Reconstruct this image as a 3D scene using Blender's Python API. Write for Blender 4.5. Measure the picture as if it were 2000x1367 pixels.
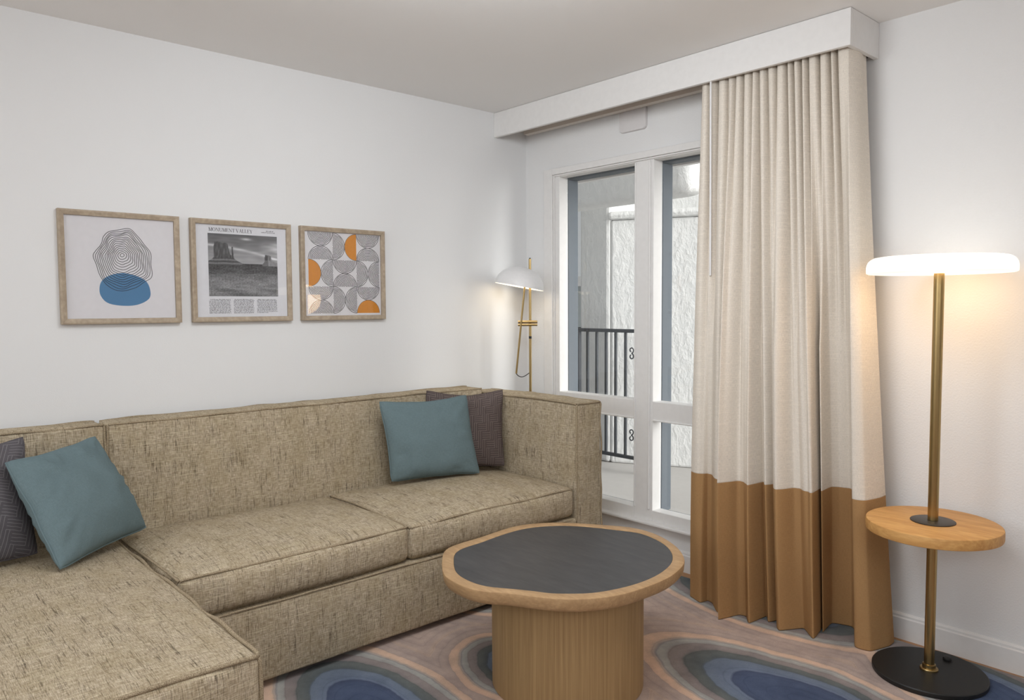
import bpy, bmesh, math, random
from mathutils import Vector, Matrix, noise as mnoise
import numpy as np
random.seed(7)
PI = math.pi
scene = bpy.context.scene
for o in list(bpy.data.objects): bpy.data.objects.remove(o)
COL = scene.collection

# ------------------------------------------------------------------ camera, sky, lights, exposure
cd = bpy.data.cameras.new('camera'); cam = bpy.data.objects.new('camera', cd); COL.objects.link(cam)
cd.sensor_width = 36.0; cd.sensor_fit = 'HORIZONTAL'; cd.lens = 1478.06/2000*36.0
cd.clip_start = .05; cd.clip_end = 200
fw = Vector((-0.7434, 0.6664, -0.0569)).normalized()
rt = Vector((0.6677, 0.7444, -0.0058)); rt = (rt - fw*rt.dot(fw)).normalized()
up = rt.cross(fw).normalized()
M3 = Matrix((rt, up, -fw)).transposed()
cam.matrix_world = Matrix.Translation((3.3513, -3.1272, 1.3294)) @ M3.to_4x4()
scene.camera = cam

w = bpy.data.worlds.new('overcast_sky'); scene.world = w; w.use_nodes = True
wn = w.node_tree.nodes; wl = w.node_tree.links
wn['Background'].inputs[0].default_value = (.95, .98, 1.0, 1); wn['Background'].inputs[1].default_value = .45

def lamp(name, kind, loc, energy, color, target=None, **kw):
    d = bpy.data.lights.new(name, kind); d.energy = energy; d.color = color
    for k, v in kw.items(): setattr(d, k, v)
    o = bpy.data.objects.new(name, d); COL.objects.link(o); o.location = loc
    if target is not None:
        o.rotation_euler = (Vector(target)-Vector(loc)).to_track_quat('-Z', 'Y').to_euler()
    return o
lamp('daylight_sun', 'SUN', (9.5, 3.2, 2.6), 7.2, (1, .985, .96), target=(0, 1.0, .2), angle=math.radians(50))
FILL_RGB = (.925, .965, 1)  # tint shared by the added fill lights below; none is a real fixture
lamp('fill_light_side', 'AREA', (4.6, -2.8, 2.36), 10, FILL_RGB, target=(0, -1.0, 1.2), shape='RECTANGLE', size=1.6, size_y=.8)  # added fill out of frame, brightens the picture wall
lamp('fill_light_rear_side', 'AREA', (4.9, -3.2, 2.0), 15.5, FILL_RGB, target=(0, -.6, 1.3), shape='RECTANGLE', size=1.6, size_y=.8)  # second added side fill, unseen
lamp('fill_light_rear', 'AREA', (1.2, -5.0, 1.8), 23.5, FILL_RGB, target=(.9, 0, 1.5), shape='RECTANGLE', size=2.2, size_y=1.2)  # unseen fill added at the room's far end, brightens the window wall
lamp('fill_light_rear_wide', 'AREA', (3.2, -5.0, 1.8), 13, FILL_RGB, target=(1.0, 0, 1.5), shape='RECTANGLE', size=2.4, size_y=1.2)  # wider rear fill, also added and out of view
lamp('fill_light_overhead', 'AREA', (2.3, -2.2, 2.41), 20, FILL_RGB, target=(2.3, -2.2, 0), shape='RECTANGLE', size=1.6, size_y=1.6)  # added overhead fill, lifts the upward faces; no fixture here
lamp('fill_light_corner', 'AREA', (1.75, -1.75, 2.38), 19, FILL_RGB, target=(.2, -.3, 1.2), shape='RECTANGLE', size=.9, size_y=.5)  # fill added above the frame to lift the window corner

vs = scene.view_settings
scene.display_settings.display_device = 'sRGB'
vs.view_transform = 'Standard'; vs.look = 'None'; vs.gamma = 1.0; vs.use_curve_mapping = False
vs.exposure = -0.06

# ------------------------------------------------------------------ helpers
def lin(c): return c/12.92 if c <= .04045 else ((c+.055)/1.055)**2.4
def srgb(r, g, b, k=1.0): return (min(1, lin(r/255)*k), min(1, lin(g/255)*k), min(1, lin(b/255)*k), 1)

class NT:
    def __init__(s, name):
        s.m = bpy.data.materials.new(name); s.m.use_nodes = True
        s.t = s.m.node_tree; s.n = s.t.nodes; s.b = s.n['Principled BSDF']; s.out = s.n['Material Output']
    def new(s, typ, **kw):
        n = s.n.new(typ)
        for k, v in kw.items(): setattr(n, k, v)
        return n
    def link(s, a, b): s.t.links.new(a, b)
    def set(s, **kw):
        for k, v in kw.items(): s.b.inputs[k.replace('_', ' ')].default_value = v
    def coord(s, which='Object', scale=(1, 1, 1), rot=(0, 0, 0), loc=(0, 0, 0)):
        tc = s.new('ShaderNodeTexCoord'); mp = s.new('ShaderNodeMapping')
        mp.inputs['Scale'].default_value = scale; mp.inputs['Rotation'].default_value = rot; mp.inputs['Location'].default_value = loc
        s.link(tc.outputs[which], mp.inputs[0]); return mp.outputs[0]
    def noise(s, vec, scale=5, detail=2, rough=.5, dist=0):
        n = s.new('ShaderNodeTexNoise'); n.inputs['Scale'].default_value = scale; n.inputs['Detail'].default_value = detail
        n.inputs['Roughness'].default_value = rough; n.inputs['Distortion'].default_value = dist
        if vec is not None: s.link(vec, n.inputs['Vector'])
        return n
    def ramp(s, fac, stops, interp='LINEAR'):
        r = s.new('ShaderNodeValToRGB'); r.color_ramp.interpolation = interp; e = r.color_ramp.elements
        while len(e) < len(stops): e.new(.5)
        while len(e) > len(stops): e.remove(e[-1])
        for i, (p, c) in enumerate(stops):
            e[i].position = p; e[i].color = c if len(c) == 4 else (*c, 1)
        s.link(fac, r.inputs[0]); return r.outputs[0]
    def mix(s, fac, a, b, typ='MIX'):
        n = s.new('ShaderNodeMix', data_type='RGBA', blend_type=typ)
        for i, v in ((0, fac), (6, a), (7, b)):
            if hasattr(v, 'node'): s.link(v, n.inputs[i])
            elif v is not None: n.inputs[i].default_value = v
        return n.outputs[2]
    def math(s, op, a, b=None):
        n = s.new('ShaderNodeMath', operation=op)
        for i, v in ((0, a), (1, b)):
            if v is None: continue
            if hasattr(v, 'node'): s.link(v, n.inputs[i])
            else: n.inputs[i].default_value = v
        return n.outputs[0]
    def bump(s, h, strength=.2, dist=.01):
        b = s.new('ShaderNodeBump'); b.inputs['Strength'].default_value = strength; b.inputs['Distance'].default_value = dist
        s.link(h, b.inputs['Height']); s.link(b.outputs[0], s.b.inputs['Normal'])
    def col(s, c): s.link(c, s.b.inputs['Base Color'])

def mat_plain(name, rgb, rough=.6, spec=.3, metal=0, bump=None):
    t = NT(name); t.set(Base_Color=rgb, Roughness=rough, Specular_IOR_Level=spec, Metallic=metal)
    n = t.noise(t.coord(), bump[0] if bump else 60, 3)
    v = t.ramp(n.outputs[0], [(0, (rgb[0]*.95, rgb[1]*.95, rgb[2]*.95)), (1, (min(1, rgb[0]*1.04), min(1, rgb[1]*1.04), min(1, rgb[2]*1.04)))])
    t.col(v)
    if bump: t.bump(n.outputs[0], bump[1], bump[2])
    return t.m

def link_obj(name, me, parent=None):
    o = bpy.data.objects.new(name, me); COL.objects.link(o)
    if parent is not None:
        o.parent = parent
        o.matrix_parent_inverse = parent_world(parent).inverted()
    return o
def parent_world(p):
    m = Matrix.LocRotScale(p.location, p.rotation_euler, p.scale)
    if p.parent is not None: return parent_world(p.parent) @ p.matrix_parent_inverse @ m
    return m
def mesh(name, verts, faces, mat, parent=None, smooth=False, uv=None, mats=None, midx=None, angle=None):
    me = bpy.data.meshes.new(name); me.from_pydata([tuple(v) for v in verts], [], faces)
    for m in (mats or [mat]): me.materials.append(m)
    if midx is not None: me.polygons.foreach_set('material_index', midx)
    bm = bmesh.new(); bm.from_mesh(me); bmesh.ops.recalc_face_normals(bm, faces=bm.faces); bm.to_mesh(me); bm.free()
    if smooth: me.polygons.foreach_set('use_smooth', [True]*len(me.polygons))
    if angle: me.set_sharp_from_angle(angle=math.radians(angle))
    if uv: box_uv(me, uv if isinstance(uv, tuple) else None)
    me.update()
    return link_obj(name, me, parent)
def box_uv(me, cfg=None):
    """metric box projection; V runs along the warp (z on upright faces, x on flat ones)"""
    l = me.uv_layers.new(name='UVMap')
    for p in me.polygons:
        n = p.normal; ax = max(range(3), key=lambda i: abs(n[i]))
        for li in p.loop_indices:
            c = me.vertices[me.loops[li].vertex_index].co
            if ax == 2: u = (c.y, c.x)
            elif ax == 0: u = (c.y, c.z+.37)
            else: u = (c.x+.71, c.z+.37)
            l.data[li].uv = u
class MB:
    def __init__(s): s.v = []; s.f = []; s.mi = []; s.cur = 0
    def box(s, x0, x1, y0, y1, z0, z1):
        i = len(s.v)
        s.v += [(x, y, z) for z in (z0, z1) for y in (y0, y1) for x in (x0, x1)]
        for q in ((0, 2, 3, 1), (4, 5, 7, 6), (0, 1, 5, 4), (2, 6, 7, 3), (0, 4, 6, 2), (1, 3, 7, 5)):
            s.f.append([i+k for k in q]); s.mi.append(s.cur)
        return s
    def poly(s, pts):
        i = len(s.v); s.v += [tuple(p) for p in pts]; s.f.append(list(range(i, i+len(pts)))); s.mi.append(s.cur); return s
    def tube(s, pts, r, n=10, caps=True, closed=False):
        pts = [Vector(p) for p in pts]; N = len(pts); i0 = len(s.v); prev = None
        for k, p in enumerate(pts):
            if closed: t = pts[(k+1) % N]-pts[k-1]
            else: t = (pts[min(k+1, N-1)]-pts[max(k-1, 0)])
            t.normalize()
            if prev is None:
                a = t.orthogonal().normalized()
            else:
                a = prev-t*prev.dot(t); a.normalize()
            prev = a; b = t.cross(a)
            rr = r[k] if hasattr(r, '__len__') else r
            for j in range(n):
                th = 2*PI*j/n; q = p+a*(rr*math.cos(th))+b*(rr*math.sin(th)); s.v.append(tuple(q))
        rng = N if closed else N-1
        for k in range(rng):
            for j in range(n):
                k2 = (k+1) % N
                s.f.append([i0+k*n+j, i0+k*n+(j+1) % n, i0+k2*n+(j+1) % n, i0+k2*n+j]); s.mi.append(s.cur)
        if caps and not closed:
            s.f.append([i0+j for j in range(n)][::-1]); s.mi.append(s.cur)
            s.f.append([i0+(N-1)*n+j for j in range(n)]); s.mi.append(s.cur)
        return s
    def lathe(s, prof, c=(0, 0, 0), n=48, cap=True):
        """prof: list of (r, z)"""
        i0 = len(s.v)
        for r, z in prof:
            for j in range(n):
                th = 2*PI*j/n; s.v.append((c[0]+r*math.cos(th), c[1]+r*math.sin(th), c[2]+z))
        for k in range(len(prof)-1):
            for j in range(n):
                s.f.append([i0+k*n+j, i0+k*n+(j+1) % n, i0+(k+1)*n+(j+1) % n, i0+(k+1)*n+j]); s.mi.append(s.cur)
        if cap:
            s.f.append([i0+j for j in range(n)][::-1]); s.mi.append(s.cur)
            s.f.append([i0+(len(prof)-1)*n+j for j in range(n)]); s.mi.append(s.cur)
        return s
    def build(s, name, mat, parent=None, smooth=False, uv=None, mats=None, angle=None, bevel=0):
        o = mesh(name, s.v, s.f, mat, parent, smooth, uv, mats, s.mi if mats else None, angle)
        if bevel:
            m = o.modifiers.new('bevel', 'BEVEL'); m.width = bevel; m.segments = 2; m.limit_method = 'ANGLE'
        return o
def empty(name, loc, label=None, cat=None, group=None, kind=None):
    o = bpy.data.objects.new(name, None); COL.objects.link(o); o.location = loc; o.empty_display_size = .1
    tag(o, label, cat, group, kind); return o
def tag(o, label=None, cat=None, group=None, kind=None):
    for k, v in (('label', label), ('category', cat), ('group', group), ('kind', kind)):
        if v: o[k] = v
    return o
def struct(o, label=None): o['kind'] = 'structure'; return tag(o, label)

# ------------------------------------------------------------------ materials
def mat_wall(name, rgb, scale=220, st=.12):
    t = NT(name); t.set(Roughness=.75, Specular_IOR_Level=.25)
    c = t.coord(); n = t.noise(c, scale, 3, .6); n2 = t.noise(c, 2.2, 2)
    t.col(t.ramp(n2.outputs[0], [(.2, (rgb[0]*.985, rgb[1]*.985, rgb[2]*.985)), (.8, rgb)]))
    t.bump(n.outputs[0], st, .004); return t.m
M_wall = mat_wall('white_wall_paint', (.79, .79, .79))
M_wallB = mat_wall('white_orange_peel_paint', (.79, .785, .78), 150, .3)
M_ceil = mat_wall('ceiling_paint', (.89, .88, .868), 180, .1)
M_trim = mat_plain('white_trim_paint', (.78, .765, .75, 1), .42, .4, bump=(35, .05, .003))
M_trimdark = mat_plain('unpainted_soffit', (.62, .56, .50, 1), .7)
M_slate = mat_plain('slate_blue_exterior_paint', srgb(92, 99, 106, 1.0), .65, .25, bump=(25, .2, .004))
M_track = mat_plain('dark_grey_track', (.12, .11, .10, 1), .5)

def mat_stucco():
    t = NT('white_stucco'); t.set(Roughness=.9, Specular_IOR_Level=.1)
    c = t.coord(scale=(1, 1, .6)); n = t.noise(c, 16, 5, .62, .3); n2 = t.noise(c, 70, 3)
    h = t.math('ADD', t.ramp(n.outputs[0], [(.40, (0, 0, 0)), (.62, (1, 1, 1))]), t.math('MULTIPLY', n2.outputs[0], .35))
    t.col(t.ramp(n.outputs[0], [(.3, (.73, .735, .73)), (.7, (.80, .80, .79))])); t.bump(h, .30, .014); return t.m
M_stucco = mat_stucco()
M_concrete = mat_plain('pale_balcony_concrete', (.52, .50, .48, 1), .85, .15, bump=(14, .2, .004))
M_iron = mat_plain('dark_iron_paint', srgb(62, 66, 72), .5, .4)
M_siding = mat_plain('distant_grey_siding', (.42, .46, .47, 1), .8)

def mat_glass():
    t = NT('clear_window_glass'); n = t.n; n.remove(t.b)
    tr = t.new('ShaderNodeBsdfTransparent'); gl = t.new('ShaderNodeBsdfGlossy'); gl.inputs['Roughness'].default_value = .01
    tr.inputs[0].default_value = (.985, .992, .99, 1)
    lw = t.new('ShaderNodeLayerWeight'); lw.inputs[0].default_value = .5
    f5 = t.math('ADD', .035, t.math('MULTIPLY', .9, t.math('POWER', lw.outputs['Facing'], 5.0)))
    mx = t.new('ShaderNodeMixShader'); t.link(f5, mx.inputs[0]); t.link(tr.outputs[0], mx.inputs[1]); t.link(gl.outputs[0], mx.inputs[2])
    t.link(mx.outputs[0], t.out.inputs[0]); return t.m
M_glass = mat_glass()

def mat_tweed():
    t = NT('beige_tweed'); t.set(Roughness=.95, Specular_IOR_Level=.08)
    warp = t.noise(t.coord('UV', (520, 45, 1)), 1, 1.5, .6)           # thin lengthwise threads
    weft = t.noise(t.coord('UV', (38, 460, 1), loc=(3, 9, 0)), 1, 1.5, .6)   # thin cross threads
    slub = t.noise(t.coord('UV', (270, 9, 1), loc=(7, 2, 0)), 1, 2, .6)    # dark slubs
    slub2 = t.noise(t.coord('UV', (420, 55, 1), loc=(2, 4, 0)), 1, 1.5, .6)
    slubw = t.noise(t.coord('UV', (7, 300, 1), loc=(1, 5, 0)), 1, 1.5, .6)   # light slubs
    big = t.noise(t.coord('UV', (11, 7, 1)), 1, 3, .6)
    mid = t.noise(t.coord('UV', (42, 7, 1), loc=(5, 5, 0)), 1, 3, .6)
    K = 1.07
    base = t.ramp(warp.outputs[0], [(.30, srgb(112, 98, 80, K)), (.5, srgb(172, 156, 134, K)), (.70, srgb(216, 202, 182, K))])
    wf = t.ramp(weft.outputs[0], [(.30, srgb(122, 108, 86, K)), (.5, srgb(180, 164, 138, K)), (.70, srgb(224, 212, 188, K))])
    c = t.mix(.5, base, wf)
    s = t.ramp(slub.outputs[0], [(.55, (0, 0, 0)), (.64, (1, 1, 1))])
    s2 = t.ramp(slub2.outputs[0], [(.52, (0, 0, 0)), (.60, (1, 1, 1))])
    patch = t.ramp(mid.outputs[0], [(.40, (.12, .12, .12)), (.60, (1, 1, 1))])
    c = t.mix(t.math('MULTIPLY', t.math('MULTIPLY', s, patch), .75), c, srgb(66, 55, 46))
    c = t.mix(t.math('MULTIPLY', t.math('MULTIPLY', s2, patch), .45), c, srgb(84, 72, 58))
    l = t.ramp(slubw.outputs[0], [(.57, (0, 0, 0)), (.66, (1, 1, 1))])
    c = t.mix(t.math('MULTIPLY', l, .45), c, srgb(222, 210, 178))
    c = t.mix(t.math('MULTIPLY', t.ramp(big.outputs[0], [(.4, (0, 0, 0)), (.65, (1, 1, 1))]), .25), c, srgb(150, 132, 94))
    t.col(c)
    t.bump(t.math('ADD', warp.outputs[0], weft.outputs[0]), .5, .003); return t.m
M_tweed = mat_tweed()
def mat_piping():
    t = NT('beige_tweed_welt'); t.set(Roughness=.95, Specular_IOR_Level=.08)
    n = t.noise(t.coord('Object', (420, 420, 420)), 1, 1)
    t.col(t.ramp(n.outputs[0], [(.35, srgb(128, 112, 90)), (.65, srgb(180, 164, 138))])); return t.m
M_pipe = mat_piping()

def mat_linen(name, rgb, k=1.0, amp=.1, slub=.12):
    t = NT(name); t.set(Roughness=.9, Specular_IOR_Level=.12)
    a = t.noise(t.coord('UV', (700, 60, 1)), 1, 1.5); b = t.noise(t.coord('UV', (60, 700, 1)), 1, 1.5)
    m = t.math('MULTIPLY', t.math('ADD', a.outputs[0], b.outputs[0]), .5)
    c0 = srgb(*[x*(1-amp) for x in rgb], k); c1 = srgb(*[min(255, x*(1+amp)) for x in rgb], k)
    sl = t.noise(t.coord('UV', (7, 330, 1), loc=(4, 1, 0)), 1, 2, .6)
    c = t.ramp(m, [(.35, c0), (.65, c1)])
    c = t.mix(t.math('MULTIPLY', t.ramp(sl.outputs[0], [(.52, (0, 0, 0)), (.66, (1, 1, 1))]), slub), c, srgb(*[min(255, x*1.13) for x in rgb], k))
    t.col(c); t.bump(t.math('ADD', m, t.math('MULTIPLY', sl.outputs[0], .4)), .25, .002); return t.m
M_teal = mat_linen('dusty_teal_linen', (112, 130, 134), .88, .05)
def mat_maze(name, c0, c1, cl, rot):
    t = NT(name); t.set(Roughness=.75, Specular_IOR_Level=.3)
    uv = t.coord('UV', (1, 1, 1), rot=(0, 0, rot))
    # blocks of parallel stitched lines, lengthwise and crosswise by turns, stepping into zig-zags
    sep = t.new('ShaderNodeSeparateXYZ'); t.link(uv, sep.inputs[0])
    U, V = sep.outputs[0], sep.outputs[1]
    S = 1/.024
    iu = t.math('MULTIPLY', U, S); iv = t.math('MULTIPLY', V, S)
    row = t.math('FLOOR', t.math('MULTIPLY', iv, .5))
    shift = t.math('MULTIPLY', row, 1.0)
    blk = t.math('LESS_THAN', t.math('FLOORED_MODULO', t.math('ADD', t.math('ADD', iu, shift), t.math('MULTIPLY', row, 0.0)), 4), 2)
    lv = t.math('LESS_THAN', t.math('FRACT', t.math('MULTIPLY', iu, 2)), .22); lh = t.math('LESS_THAN', t.math('FRACT', t.math('MULTIPLY', iv, 2)), .22)
    sel = t.mix(blk, lv, lh)
    dots = t.math('GREATER_THAN', t.math('FRACT', t.math('MULTIPLY', t.math('ADD', U, V), 260)), .3)
    f = t.math('MULTIPLY', sel, dots)
    n = t.noise(uv, 500, 2)
    base = t.ramp(n.outputs[0], [(.3, c0), (.7, c1)])
    t.col(t.mix(t.math('MULTIPLY', f, .7), base, cl))
    t.bump(sel, .3, .003); return t.m
M_maze = mat_maze('dark_plum_woven_geometric', srgb(74, 63, 62), srgb(96, 84, 81), srgb(146, 133, 125), 0)
M_mazegrey = mat_maze('dark_grey_woven_geometric', srgb(76, 72, 76), srgb(98, 94, 98), srgb(140, 136, 138), .3)
M_cream = mat_linen('cream_linen_curtain', (220, 211, 199), 1.0, .06, .32)
M_tan = mat_linen('tan_cotton_band', (152, 118, 80), 1.22, .05)

def mat_wood(name, c0, c1, axis='Z', scale=(60, 60, 3), rough=.5, k=1.0, fine=.35):
    t = NT(name); t.set(Roughness=rough, Specular_IOR_Level=.35)
    v = t.coord('Object', scale); n = t.noise(v, 1, 4, .6, .3)
    v2 = t.coord('Object', tuple(s*4 for s in scale)); n2 = t.noise(v2, 1, 2)
    f = t.math('ADD', t.math('MULTIPLY', n.outputs[0], 1-fine), t.math('MULTIPLY', n2.outputs[0], fine))
    t.col(t.ramp(f, [(.3, srgb(*c0, k)), (.5, srgb(*[(a+b)/2 for a, b in zip(c0, c1)], k)), (.7, srgb(*c1, k))]))
    t.bump(f, .12, .002); return t.m
M_oak_rim = mat_wood('light_oak_rim', (160, 127, 90), (192, 158, 117), scale=(9, 40, 40))
M_oak_base = mat_wood('oak_veneer_upright', (142, 113, 76), (176, 146, 103), scale=(120, 120, 1.6))
M_inlay = mat_wood('charcoal_inlay', (54, 54, 55), (74, 73, 74), scale=(4, 18, 18), rough=.42)
M_lampwood = mat_wood('honey_oak_table', (184, 132, 74), (220, 172, 108), scale=(5, 30, 30))
M_frame = mat_wood('weathered_oak_frame', (150, 134, 116), (188, 172, 150), scale=(40, 18, 18), rough=.6)
M_floorwood = mat_wood('oak_floor', (150, 108, 70), (190, 142, 98), scale=(3, 40, 40), rough=.4)
def mat_brass(name='brushed_brass', rgb=(.42, .305, .14)):
    t = NT(name); t.set(Metallic=1.0, Roughness=.28, Base_Color=(*rgb, 1))
    n = t.noise(t.coord('Object', (300, 300, 4)), 1, 2); t.bump(n.outputs[0], .04, .001); return t.m
M_brass = mat_brass()
M_black = mat_plain('matte_black_metal', (.016, .0155, .015, 1), .45, .35)
M_bronze = mat_plain('dark_bronze_plate', (.035, .028, .022, 1), .4, .5)
M_whitemetal = mat_plain('white_enamel', (.78, .77, .77, 1), .35, .45)
M_plastic = mat_plain('white_plastic', (.70, .675, .67, 1), .5, .35)
def mat_emit(name, rgb, st):
    t = NT(name); t.set(Base_Color=(.9, .88, .84, 1), Roughness=.4)
    t.b.inputs['Emission Color'].default_value = (*rgb, 1); t.b.inputs['Emission Strength'].default_value = st
    return t.m
M_opal = mat_emit('lit_opal_shade', (1, .88, .72), .95)
M_lit_inner = mat_emit('lit_shade_lining', (1, .82, .56), 1.1)

def mat_rug():
    t = NT('agate_rug'); t.set(Roughness=.95, Specular_IOR_Level=.08)
    obj = t.coord('Object')
    wz = t.noise(obj, 2.2, 1.0, .45)
    warp = t.new('ShaderNodeVectorMath', operation='MULTIPLY_ADD')
    t.link(wz.outputs['Color'], warp.inputs[0]); warp.inputs[1].default_value = (.085, .085, 0); warp.inputs[2].default_value = (0, 0, 0)
    add = t.new('ShaderNodeVectorMath', operation='ADD'); t.link(obj, add.inputs[0]); t.link(warp.outputs[0], add.inputs[1])
    sub = t.new('ShaderNodeVectorMath', operation='SUBTRACT'); t.link(add.outputs[0], sub.inputs[0]); sub.inputs[1].default_value = (.0425, .0425, 0)
    wz2 = t.noise(obj, 13, 2, .6)
    wv2 = t.new('ShaderNodeVectorMath', operation='MULTIPLY_ADD'); t.link(wz2.outputs['Color'], wv2.inputs[0]); wv2.inputs[1].default_value = (.022, .022, 0)
    t.link(sub.outputs[0], wv2.inputs[2]); sub = wv2
    field = None
    for cx, cy, a, b, rot in OVALS:
        mp = t.new('ShaderNodeMapping', vector_type='TEXTURE')
        mp.inputs['Location'].default_value = (cx, cy, 0); mp.inputs['Rotation'].default_value = (0, 0, math.radians(rot)); mp.inputs['Scale'].default_value = (a, b, 1)
        t.link(sub.outputs[0], mp.inputs[0])
        flat = t.new('ShaderNodeVectorMath', operation='MULTIPLY'); t.link(mp.outputs[0], flat.inputs[0]); flat.inputs[1].default_value = (1, 1, 0)
        ln = t.new('ShaderNodeVectorMath', operation='LENGTH'); t.link(flat.outputs[0], ln.inputs[0])
        if field is None: field = ln.outputs['Value']
        else:
            sm = t.new('ShaderNodeMath', operation='SMOOTH_MIN'); t.link(field, sm.inputs[0]); t.link(ln.outputs['Value'], sm.inputs[1]); sm.inputs[2].default_value = .06
            field = sm.outputs[0]
    f = t.math('MULTIPLY', field, .5)
    K = 1.32
    st = [(0, (62, 72, 94)), (.17, (70, 80, 102)), (.20, (64, 72, 92)), (.207, (96, 106, 124)), (.275, (98, 108, 122)), (.282, (84, 90, 92)), (.335, (96, 99, 98)),
          (.342, (122, 115, 114)), (.39, (132, 124, 121)), (.397, (144, 143, 139)), (.425, (150, 149, 146)), (.431, (130, 128, 128)), (.438, (160, 148, 140)), (.455, (190, 164, 144)),
          (.495, (186, 160, 142)), (.502, (160, 144, 136)), (.60, (158, 142, 134)), (.61, (172, 152, 138)), (.64, (156, 140, 132)), (.76, (164, 146, 136))]
    c = t.ramp(f, [(p, srgb(*q, K)) for p, q in st])
    fine = t.math('FRACT', t.math('MULTIPLY', field, 9.0))
    c = t.mix(.30, c, t.mix(1.0, c, t.ramp(fine, [(0, (.45, .45, .5)), (.07, (.95, .95, .97)), (.5, (1.2, 1.18, 1.16)), (.93, (1.0, 1.0, 1.0)), (1, (.6, .6, .62))]), 'MULTIPLY'))
    cl = t.noise(obj, 9, 5, .7); c = t.mix(.42, c, t.mix(1.0, c, t.ramp(cl.outputs[0], [(.3, (.55, .55, .58)), (.7, (1.35, 1.32, 1.3))]), 'MULTIPLY'))
    fib = t.noise(t.coord('Object', (260, 900, 100)), 1, 2)
    c = t.mix(.35, c, t.mix(1.0, c, t.ramp(fib.outputs[0], [(.3, (.6, .6, .6)), (.7, (1.3, 1.3, 1.3))]), 'MULTIPLY'))
    t.col(c); t.bump(t.math('ADD', fib.outputs[0], cl.outputs[0]), .35, .004); return t.m
OVALS = [(2.20, -.78, .70, .30, -6), (1.28, -1.85, .66, .30, -2), (1.40, -1.26, .36, .26, 10), (1.62, -.05, .66, .31, -6), (2.56, -.24, .50, .27, -22),
         (3.0, -1.55, .7, .33, -20), (2.15, -2.2, .6, .3, 15), (.55, -.9, .5, .3, 0)]

# ------------------------------------------------------------------ setting: room
H = 2.44; RX = 5.2; RY = -5.2
struct(MB().box(-.1, RX+.1, RY-.1, .15, -.08, 0).build('floor', M_floorwood), 'light oak wood floor')
struct(MB().box(-.1, RX+.1, RY-.1, .15, H, H+.1).build('ceiling', M_ceil), 'flat off white ceiling')
struct(MB().box(-.1, 0, RY-.1, .15, 0, H).build('wall_left', M_wall), 'white wall hung with pictures behind the sofa')
struct(MB().box(RX, RX+.1, RY-.1, .15, 0, H).build('wall_right', M_wall))
struct(MB().box(0, RX, RY-.1, RY, 0, H).build('wall_front', M_wall))
WX0, WX1, WZ0, WZ1 = .235, 1.68, .205, 2.09
b = MB(); b.box(0, WX0, 0, .15, 0, H).box(WX1, RX, 0, .15, 0, H).box(WX0, WX1, 0, .15, 0, WZ0).box(WX0, WX1, 0, .15, WZ1, H)
struct(b.build('wall_back', M_wallB), 'white textured wall with the window')
def baseboard(name, p0, p1, nrm):
    """profile swept along the wall: stepped top"""
    prof = [(0, 0), (.015, 0), (.015, .084), (.009, .088), (.009, .096), (.004, .103), (0, .103)]
    b = MB(); i = 0
    a = Vector((*p0, 0)); c = Vector((*p1, 0)); n = Vector((*nrm, 0))
    va = [a+n*d+Vector((0, 0, z)) for d, z in prof]; vb = [c+n*d+Vector((0, 0, z)) for d, z in prof]
    b.v = [tuple(v) for v in va+vb]; k = len(prof)
    for j in range(k): b.f.append([j, (j+1) % k, k+(j+1) % k, k+j]); b.mi.append(0)
    b.f.append(list(range(k))); b.f.append(list(range(k, 2*k))[::-1]); b.mi += [0, 0]
    return struct(b.build(name, M_trim))
baseboard('baseboard_back', (.016, 0), (RX, 0), (0, -1))
baseboard('baseboard_left', (0, -5.2), (0, 0), (1, 0))

# pelmet box above the window
pel = empty('trim_1', (1.03, -.12, 2.30), 'white box pelmet over the window and curtain', kind='structure')
XR = 2.049
b = MB().box(0, XR, -.253, -.233, 2.301, H-.001).box(XR-.02, XR, -.2329, -.0005, 2.301, H-.001); b.build('pelmet_board', M_trim, pel, bevel=.002)
MB().box(.001, XR-.021, -.2325, -.0005, 2.361, 2.375).build('soffit_panel', M_trimdark, pel)

# window
win = empty('window_1', (.95, 0, .2), 'white framed four light window onto the balcony', kind='structure')
def wp(name, *bx, m=M_trim, bevel=.003):
    b = MB()
    for q in bx: b.box(*q)
    return b.build(name, m, win, bevel=bevel)
CX0 = .170; CX1 = WX1+.065
wp('casing', (CX0, .237, -.022, -.0005, .215, 2.117)); wp('casing', (CX1-.067, CX1, -.022, -.0005, .215, 2.117))
wp('casing', (.2372, CX1-.0672, -.022, -.0005, 2.082, 2.117))
wp('casing_bead', (.2375, .247, -.014, -.0002, .215, 2.0815), bevel=.004); wp('casing_bead', (.2475, 1.67, -.014, -.0002, 2.073, 2.0815), bevel=.003)
F0, F1 = -.004, .068
wp('frame_stile', (WX0+.0005, .279, F0+.001, F1, WZ0+.001, WZ1-.001)); wp('frame_stile', (1.53, WX1-.0005, F0+.001, F1, WZ0+.001, WZ1-.001))
wp('mullion', (.829, .950, F0, F1, WZ0+.001, WZ1-.001)); 
wp('mullion_bead', (.921, .934, F0-.008, F0+.004, .272, 2.068), bevel=.004)
wp('mullion_bead', (.8295, .838, F0-.005, F0+.004, .272, 2.068), bevel=.003)
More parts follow.
